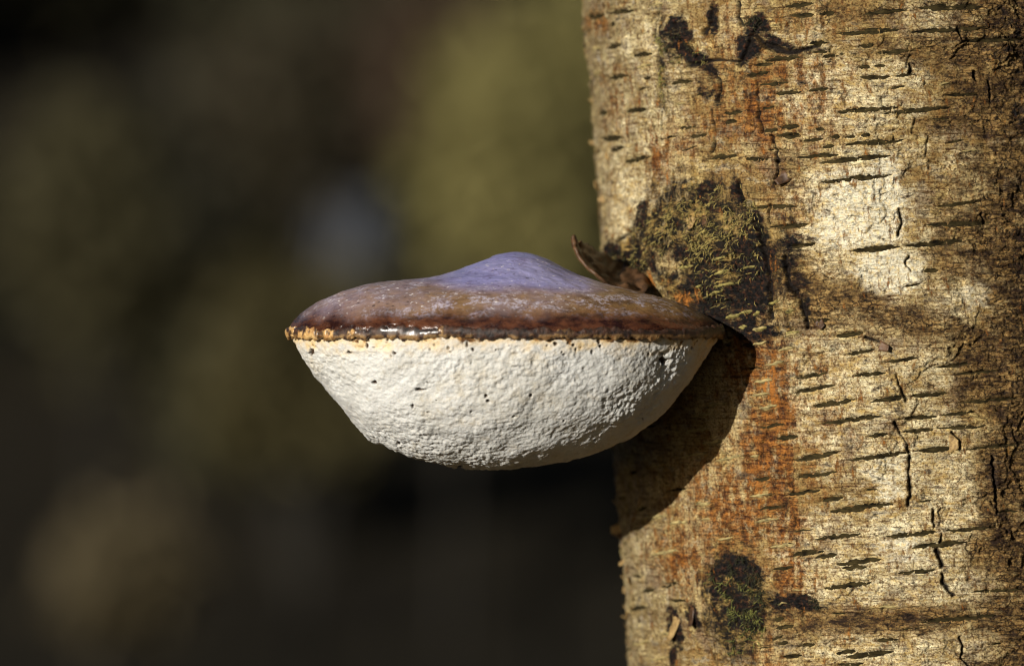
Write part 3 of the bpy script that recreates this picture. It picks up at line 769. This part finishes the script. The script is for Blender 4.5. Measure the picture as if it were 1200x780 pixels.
def mat_pores():
    k = NT('pore_white')
    m = k.n('ShaderNodeSeparateColor'); at = k.attr('pore'); k.l(at.outputs['Color'], m.inputs[0])
    edge, pit, tan = m.outputs[0], m.outputs[1], m.outputs[2]
    v = k.obj()
    n1 = k.noise(v, 60, 5, 0.65); n2 = k.noise(v, 700, 4, 0.65); n4 = k.noise(v, 240, 4, 0.65)
    c = k.mix(k.ramp(n1, 0.35, 0.65), (0.500, 0.495, 0.465), (0.630, 0.632, 0.615))
    c = k.mix(k.math('MULTIPLY', tan, k.ramp(n4, 0.40, 0.62)), c, (0.50, 0.43, 0.30))
    c = k.mix(k.math('MULTIPLY', edge, k.ramp(n4, 0.30, 0.60)), c, (0.72, 0.50, 0.20))
    c = k.mix(k.math('MULTIPLY', k.ramp(n4, 0.56, 0.66), 0.45), c, (0.40, 0.35, 0.26))
    c = k.mix(k.math('MULTIPLY', k.ramp(at.outputs['Alpha'], 0.45, 0.8), 1.0), c, k.mix(k.ramp(n4, .4, .6), (0.07, 0.030, 0.010), (0.34, 0.18, 0.06)))
    c = k.mix(pit, c, (0.045, 0.025, 0.012))
    k.l(c, k.b.inputs['Base Color'])
    k.b.inputs['Roughness'].default_value = 0.8
    k.b.inputs['Specular IOR Level'].default_value = 0.2
    k.b.inputs['Subsurface Weight'].default_value = 0.06
    k.b.inputs['Subsurface Radius'].default_value = (0.003, 0.002, 0.0012)
    k.b.inputs['Subsurface Scale'].default_value = 0.4
    k.l(k.bump(n2, 0.5, 0.0006), k.b.inputs['Normal'])
    return k.m
def disp(P, amt, closed=True):
    """move a (rows, cols, 3) sheet along its own normals"""
    du = np.gradient(P, axis=1)
    if closed:
        du[:, 0] = (P[:, 1] - P[:, -1]) / 2; du[:, -1] = (P[:, 0] - P[:, -2]) / 2
    dv = np.gradient(P, axis=0)
    N = np.cross(du, dv); N /= np.linalg.norm(N, axis=2)[..., None] + 1e-12
    return P, N

def build_fungus():
    f = link('bracket_fungus', None, loc=(0, 0, 0))
    tag(f, 'half round bracket fungus with violet brown cap and white underside on the birch', 'fungus')
    ph = phis(640, 160)
    # --- cap
    nv = 150
    rho = np.sin(np.linspace(0, 1, nv) ** 0.9 * math.pi / 2)[:, None]
    ox, oy = outline(ph)
    X = rho * ox[None, :]; Y = rho * oy[None, :]
    t = np.abs(rho * np.sin(ph)[None, :]) / np.sqrt(np.clip(1 - (X / FA) ** 2, 1e-4, 1))
    t = np.clip(t, 0, 1)
    g = (1 - t ** 2.3) ** 0.62
    Z = ftop(X) * g
    hump = np.exp(-np.where(X < 14, np.abs((X - 14) / 66) ** 1.8, np.abs((X - 14) / 64) ** 2.3)) * np.exp(-((Y - 36) / 92) ** 2)
    ridge = np.exp(-(((X - 70) / 60) ** 2)) * np.exp(-((Y - 170) / 70) ** 2)
    Z = Z + 33 * hump + 22 * ridge
    # gentle lumps and a groove just above the margin
    Z += (1 - rho ** 6) * (5 * (fbm(X / 70 + 4, Y / 60 + 3, 3, 101) - .5) + 2.0 * (fbm(X / 18, Y / 14, 3, 105) - .5))
    P = fpos(X, Y, Z)
    P, N = disp(P, 0)
    if N[nv // 2, 100, 2] < 0: N = -N
    fade = sstep(0, 0.03, rho) * 1.0
    am = 0.8 * (fbm(X / 7, Y / 7 + Z / 7, 3, 111) - .5) + 1.0 * (fbm(X / 26 + 8, Z / 6 + Y / 30, 3, 115) - .5) * sstep(45, 15, Z)
    P = P + N * (am * fade * U)[..., None]
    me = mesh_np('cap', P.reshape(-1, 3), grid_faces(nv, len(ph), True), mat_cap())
    zr = Z + 9 * (fbm(X / 26, Y / 40, 3, 121) - .5) * 2
    rim = sstep(33, 10, zr) * sstep(0.5, 0.85, rho + 0 * X)
    sky_sheen = sstep(40 + 12 * sstep(-30, -120, X), 58 + 8 * sstep(-30, -120, X), Z + 10 * (fbm(X / 40, Y / 40, 3, 125) - .5)) * sstep(140, 80, X) * (0.22 + 0.78 * sstep(-130, -40, X))  # mask for the sky sheen painted into the cap colour
    sky_sheen = np.clip(np.maximum(sky_sheen, 0.95 * sstep(0.10, 0.4, hump)) + 0.18 * sstep(-60, -220, X), 0, 1)
    warm = sstep(30, 130, X) * (1 - sstep(0.2, 0.6, hump))
    attr_color(me, 'cap', np.stack([rim, sky_sheen, warm, 0 * rim], -1).reshape(-1, 4))
    link('cap', me, f)
    # --- dark rolled margin
    ph2 = phis(900, 150)
    ox, oy = outline(ph2)
    nq = 22
    q = np.linspace(0, 2 * math.pi, nq, endpoint=False)[:, None]
    lump = fbm(ox / 9 + 3, oy / 9 + 1, 3, 131); lump2 = fbm(ox / 34 + 3, oy / 34 + 1, 3, 135)
    droop = 5 * (lump2 - .5) * 2
    hz = 6.2 + 3.6 * (lump - .5) * 2; hx = 4.8 + 1.6 * (lump2 - .5) * 2
    k = 1 + (hx * np.cos(q) - 2.4) / FA
    X = ox * k; Y = oy * (1 + (hx * np.cos(q) - 2.4) / 200)
    Z = hz * np.sin(q) + droop * 0.6 - 2.0
    Z = Z + 2.2 * (fbm(X / 6, Z / 6 + Y / 6, 3, 141) - .5) * 2
    bl = sstep(0.64, 0.74, fbm(ox / 19 + 8, oy / 19 + 2, 2, 151)) * sstep(0.46, 0.60, fbm(X / 5, Z / 4, 2, 155))
    bl = bl * sstep(90, 20, X)
    bl = np.maximum(bl, 0.95 * sstep(-195, -235, X) * sstep(.44, .56, fbm(X / 5, Z / 9, 2, 158)))
    low = sstep(-2.5, -6, Z) * sstep(.36, .56, fbm(X / 7, Z / 6, 2, 161))
    bl = np.clip(np.maximum(bl, 0.40 * low), 0, 1)
    Yo = Y - 1.8 * bl * (np.cos(q) > 0)
    me = mesh_np('margin', fpos(X, Yo, Z).reshape(-1, 3), np.concatenate([grid_faces(nq, len(ph2), True), np.stack([(nq - 1) * len(ph2) + np.arange(len(ph2)), (nq - 1) * len(ph2) + (np.arange(len(ph2)) + 1) % len(ph2), (np.arange(len(ph2)) + 1) % len(ph2), np.arange(len(ph2))], -1)]), mat_margin())
    a = me.attributes.new('blob', 'FLOAT', 'POINT'); a.data.foreach_set('value', bl.astype(np.float32).ravel())
    tag(link('margin', me, f), 'dark glossy rolled edge of the cap')
    # --- underside
    ph = phis(900, 160)
    ox, oy = outline(ph)
    nv = 330
    v_ = np.linspace(0, 1, nv)
    rho = np.sin(v_ * math.pi / 2)[:, None]
    sh = 0.982
    X = rho * ox[None, :] * sh; Y = rho * oy[None, :] * sh
    t = np.abs(rho * np.sin(ph)[None, :]) / np.sqrt(np.clip(1 - (X / FA / sh) ** 2, 1e-4, 1))
    t = np.clip(t, 0, 1)
    g = (1 - t ** 2.2) ** 0.60
    Z = -fbot(X / sh) * g - 2.5
    Z += (1 - rho ** 8) * 7 * (fbm(X / 85 + 4, Y / 85 + 3, 3, 171) - .5)
    P = fpos(X, Y, Z)
    P, N = disp(P, 0)
    if N[nv // 2, 300, 1] > 0: N = -N
    # bumpy, pitted flesh
    a1 = fbm3(X / 12 + 3, Y / 12 + 30, Z / 9 + 30, 3); a2 = fbm3(X / 4.6 + 90, Y / 4.6 + 90, Z / 3.8 + 90, 3); a3 = fbm3(X / 42 + 9, Y / 42 + 9, Z / 32 + 19, 3)
    zone = sstep(.36, .64, fbm3(X / 70 + 50, Y / 70 + 40, Z / 45 + 60, 2))
    amt = (1.0 + 1.8 * zone) * (a1 - .5) + (2.3 + 1.7 * zone) * (a2 - .5) + 8.0 * (a3 - .5)
    pit = np.zeros(X.shape)
    PIT = [(548,403,2.2,4.5),(494,456,5,1.8),(440,448,3,2),(410,413,2.5,2),(778,424,4,7),(555,410,2,3),(366,412,3,4),(650,402,2,3),(700,400,2,3),(702,406,2,2.5),(467,520,3,2.4),(538,549,4,2),(485,475,2,2.5),(570,463,2,2),(572,468,2,2),(622,463,2,2),(671,404,2,2),(432,405,2,3),(456,398,2,2),(465,413,2,2)]
    PIT += [(random.uniform(365, 830), random.uniform(399, 418), random.uniform(1.0, 1.9), random.uniform(1.0, 2.4)) for i in range(22)]
    PIT += [(random.uniform(420, 780), random.uniform(420, 520), random.uniform(.9, 1.7), random.uniform(.9, 1.6)) for i in range(8)]
    fr = (Y < 40)
    PXg = X + FX + 600; PYg = 390 - Z - 2
    for (a, b, rx, ry) in PIT:
        d = np.hypot((PXg - a) / rx, (PYg - b) / ry)
        e = sstep(1.2, 0.5, d + 1.6 * (a2 - .5)) * fr * (1.0 if rx > 1.9 else 0.6)
        pit = np.maximum(pit, e)
    amt = amt - 3.5 * pit
    # a dented hollow near the trunk side
    amt -= 5 * np.exp(-(((PXg - 778) / 13) ** 2 + ((PYg - 432) / 20) ** 2)) * fr
    fade = sstep(0, 0.05, rho) * (0.35 + 0.65 * sstep(1.0, 0.985, rho))
    P = P + N * (amt * fade * U)[..., None]
    me = mesh_np('pore_surface', P.reshape(-1, 3), grid_faces(nv, len(ph), True)[:, ::-1], mat_pores())
    edge = sstep(30, 6, -Z + 14 * (a1 - .5) * 2) * 0.9
    edge = np.maximum(edge, 0.8 * np.exp(-(((PXg - 825) / 12) ** 2 + ((PYg - 425) / 22) ** 2)))
    tanm = 0.30 * sstep(.48, .62, fbm(X / 55 + 1, Z / 40 + 2, 4, 195))
    attr_color(me, 'pore', np.stack([edge, pit, tanm, sstep(15, 3, -Z + 22 * (a1 - .5) + 14 * (a2 - .5) + 10 * (a3 - .5))], -1).reshape(-1, 4))
    tag(link('pore_surface', me, f), 'bumpy white underside')
    return f
build_fungus()

# ------------------------------------------------------------------ woodland behind, far out of focus
def shrub(name, label, cat, x, y, zc, rx, rz, c1, c2, nleaf, size, seed, group=None, clumps=14):
    gz = float(ground_h(np.array(x), np.array(y)))
    o = link(name, None, loc=(x, y, gz)); tag(o, label, cat, group)
    g = np.random.default_rng(seed)
    zc = zc - gz
    cc = g.normal(size=(clumps, 3)); cc /= np.linalg.norm(cc, axis=1)[:, None]
    cc = cc * (g.random(clumps)[:, None] ** .5) * np.array([rx, rx, rz]) * .8 + np.array([0, 0, zc])
    idx = g.integers(0, clumps, nleaf)
    C = cc[idx] + g.normal(size=(nleaf, 3)) * np.array([rx, rx, rz]) * .24
    C = C[C[:, 2] > 0.03]
    V, F = leaf_cloud(C, size, seed + 1)
    link('crown', mesh_np('crown', V, F, mat_leaf(name + '_leaf', c1, c2), False), o)
    P = np.array([[0, 0, -0.1], [0.02, 0, zc * .35], [-0.02, 0.02, zc * .7], [0, 0, zc]])
    t = np.linspace(0, 3, 10); P = np.stack([np.interp(t, range(4), P[:, i]) for i in range(3)], -1)
    rr = max(0.012, 0.03 * rx + 0.012)
    V, F = tube(P, np.linspace(rr * 1.5, rr * .6, 10)); VS = [V]; FS = [F]; nb = len(V)
    for c in cc[:8]:
        st = np.array([0, 0, zc * g.uniform(.35, .8)])
        Q = st + np.linspace(0, 1, 5)[:, None] * (c - st)
        V, F = tube(Q, np.linspace(rr * .6, rr * .2, 5), 5); VS.append(V); FS.append(F + nb); nb += len(V)
    link('trunk', mesh_np('trunk', np.concatenate(VS), np.concatenate(FS), M_WOOD), o)
    return o
M_CONIFER = mat_leaf('conifer_needles', (0.014, 0.018, 0.008), (0.035, 0.042, 0.016))
M_WOOD = mat_simple('dark_wood', (0.008, 0.007, 0.005), (0.018, 0.015, 0.010), 6, 0.9)
def at(px, py, y):
    q = (DIST + y) / DIST * U
    return (px - 600) * q, Z0 + (390 - py) * q, q
def bgshrub(px, py, y, rxp, rzp, *a, **k):
    x, z, q = at(px, py, y)
    return shrub(a[0], a[1], a[2], x, y, z, rxp * q, rzp * q, *a[3:], **k)
bgshrub(635,185,17,135,165,'olive_sapling','yellow olive leafy sapling blurred against the dark wood beside the birch','sapling',(0.130,0.115,0.040),(0.215,0.188,0.070),5600,0.055,31)
bgshrub(530,70,19,90,90,'beech_sapling','reddish brown leaved sapling blurred in the shade','sapling',(0.040,0.026,0.017),(0.066,0.043,0.027),3000,0.05,41)
bgshrub(110,270,18,110,150,'hazel_shrub','dull olive shrub blurred high in the dark wood','shrub',(0.044,0.038,0.018),(0.074,0.065,0.031),4200,0.05,51)
bgshrub(350,440,16,110,110,'bramble_shrub','olive brown low shrub blurred behind the fungus cap','shrub',(0.044,0.038,0.015),(0.080,0.066,0.027),4200,0.05,61)
bgshrub(135,690,15,75,90,'dead_fern','tan withered fern blurred near the forest floor','fern',(0.066,0.052,0.027),(0.106,0.084,0.045),3000,0.045,71)
bgshrub(370,110,20,150,110,'holly_shrub','brown grey twiggy shrub blurred in the wood','shrub',(0.030,0.025,0.014),(0.052,0.043,0.025),4600,0.06,81)
bgshrub(330,470,20,150,90,'ivy_shrub','dark green brown shrub blurred beneath the fungus','shrub',(0.030,0.029,0.014),(0.058,0.053,0.025),3600,0.05,91)
# added trunk, its blue grey colour standing in for a skylit gap
def standin():
    x, z, q = at(415, 262, 22)
    gz = float(ground_h(np.array(x), np.array(22.0)))
    r = 46 * q
    o = link('dead_snag', None, loc=(x, 22.0, gz)); tag(o, 'blue grey broken dead trunk blurred far behind the fungus', 'snag')
    top = z + 46 * q - gz
    zz = np.concatenate([[-0.3, 0], np.linspace(0.2, top, 16)])
    P = np.stack([0 * zz, 0 * zz, zz], -1)
    V, F = tube(P, r * np.where(zz < 0.3, 1.25, 1.0) * (1 + .05 * np.sin(zz * 9)), 16)
    V = V.reshape(-1, 16, 3); V[-1, :, 2] += r * .6 * rng.random(16)
    V = V.reshape(-1, 3); cap = np.array([[0, 0, top]]); n = len(V)
    link('trunk', mesh_np('trunk', V, F, mat_simple('snag_wood', (0.050, 0.055, 0.068), (0.080, 0.087, 0.104), 8, 0.9)), o)
    x2, z2, q2 = at(415, 400, 20.5)
standin()
bgshrub(420,395,20.5,90,70,'bilberry_shrub','dark low shrub blurred in front of the grey snag','shrub',(0.036,0.033,0.015),(0.066,0.058,0.026),3200,0.05,95)
# darker evergreens on the bank, filling the view and beyond it on both sides
names = ['dark evergreen tree on the bank behind the olive sapling', 'dark evergreen tree on the bank behind the grey snag', 'dark evergreen tree on the bank behind the hazel shrub']
for i in range(11):
    x = -11 + i * 2.1 + random.uniform(-.5, .5); y = 25 + (i * 7 % 5) * 1.1
    gz = float(ground_h(np.array(x), np.array(y)))
    j = int(np.argmin([abs(x - 0.3), abs(x + 2.2), abs(x + 5)]))
    shrub('yew_tree', 'very dark evergreen tree blurred on the bank behind the shrubs', 'tree', x, y, gz + 1.5, 1.25, 1.9, (0.016, 0.016, 0.009), (0.040, 0.036, 0.018), 5200, 0.09, 200 + i, 'evergreen trees along the bank', 22)
for i in range(11):
    x = -5.5 + i * 0.95 + random.uniform(-.2, .2); y = 22.6 + (i * 3 % 4) * 0.5
    gz = float(ground_h(np.array(x), np.array(y)))
    shrub('bramble_thicket', 'low dark bramble bush blurred at the foot of the bank', 'shrub', x, y, gz + 0.5, 0.75, 0.62, (0.012, 0.012, 0.007), (0.028, 0.025, 0.014), 3200, 0.06, 400 + i, 'low brambles at the foot of the bank', 16)
# unseen conifers added round the camera to close off most of the sky
CONL = ['tall dark conifer at the edge of the clearing, right of the birch', 'tall dark conifer in the clearing corner behind the right of the birch', 'tall dark conifer standing behind the photographer on the right', 'tall dark conifer standing straight behind the photographer',
        'tall dark conifer at the clearing edge on the far left', 'tall dark conifer on the left in front of the bank', 'slim dark conifer close on the right of the birch', 'tall dark conifer on the left, beside the sunlit gap']
for i, (az, d, hh, rr_) in enumerate([(80, 4.6, 11, 2.0), (48, 6.0, 11, 2.0), (115, 5.0, 11, 2.1), (158, 5.5, 12, 2.3), (-88, 5.5, 11, 2.0), (-66, 6.5, 11, 2.0), (100, 3.4, 9, 1.3), (-107, 7.0, 11, 1.9)]):
    a = math.radians(az); x = 0.1 + d * math.sin(a); y = d * math.cos(a)
    gz = float(ground_h(np.array(x), np.array(y)))
    o = link('conifer_tree', None, loc=(x, y, gz)); tag(o, CONL[i], 'tree', 'conifers round the clearing')
    g = np.random.default_rng(700 + i); nl = 9000
    hz_ = g.random(nl) ** 0.8; ang = g.random(nl) * 2 * math.pi
    tier = 0.75 + 0.25 * np.cos(hz_ * 2 * math.pi * 14)
    rad = rr_ * (1 - hz_) ** 0.8 * tier * g.random(nl) ** 0.4
    Cc = np.stack([rad * np.cos(ang), rad * np.sin(ang), 0.5 + hz_ * (hh - 0.5) - 0.25 * rad], -1)
    Cc = Cc[Cc[:, 2] > 0.05]
    V, F = leaf_cloud(Cc, 0.17, 900 + i)
    link('crown', mesh_np('crown', V, F, M_CONIFER, False), o)
    zz_ = np.linspace(-0.2, hh * .97, 12)
    V, F = tube(np.stack([0 * zz_, 0 * zz_, zz_], -1), np.linspace(0.16, 0.02, 12), 9)
    link('trunk', mesh_np('trunk', V, F, M_WOOD), o)
PINL = ['high crowned pine standing left behind the photographer', 'high crowned pine standing behind the photographer beside the sunlit gap']
for i, (az, d, hb, hh, rr_) in enumerate([(-124, 8.0, 5.6, 14, 3.0), (-153, 8.0, 5.6, 14, 3.0)]):  # unseen pines added so their high crowns block sky above the sun path
    a = math.radians(az); x = 0.1 + d * math.sin(a); y = d * math.cos(a)
    o = link('pine_tree', None, loc=(x, y, float(ground_h(np.array(x), np.array(y))))); tag(o, PINL[i], 'tree', 'pines round the clearing')
    g = np.random.default_rng(800 + i); nl = 9000
    q_ = g.normal(size=(nl, 3)); q_ /= np.linalg.norm(q_, axis=1)[:, None]
    Cc = q_ * (g.random(nl)[:, None] ** .4) * np.array([rr_, rr_, (hh - hb) / 2]) + np.array([0, 0, (hh + hb) / 2])
    V, F = leaf_cloud(Cc, 0.19, 950 + i)
    link('crown', mesh_np('crown', V, F, M_CONIFER, False), o)
    zz_ = np.linspace(-0.2, hh * .95, 12)
    V, F = tube(np.stack([0 * zz_, 0 * zz_, zz_], -1), np.linspace(0.17, 0.03, 12), 9)
    link('trunk', mesh_np('trunk', V, F, M_WOOD), o)
# fallen leaves round the foot of the birch
n = 5000
C = np.stack([rng.normal(0.1, 2.2, n), rng.normal(0.4, 2.4, n), np.zeros(n)], -1)
C[:, 2] = ground_h(C[:, 0], C[:, 1]) + 0.012
V, F = leaf_cloud(C, 0.03, 9)
V = V.reshape(-1, 4, 3); V[..., 2] = C[:, None, 2] + (V[..., 2] - C[:, None, 2]) * .25; V = V.reshape(-1, 3)
tag(link('leaf_litter', mesh_np('leaf_litter', V, F, mat_leaf('litter_leaf', (0.05, 0.03, 0.015), (0.16, 0.10, 0.04)), False)), 'brown fallen leaves strewn round the foot of the birch', 'leaves', None, 'stuff')
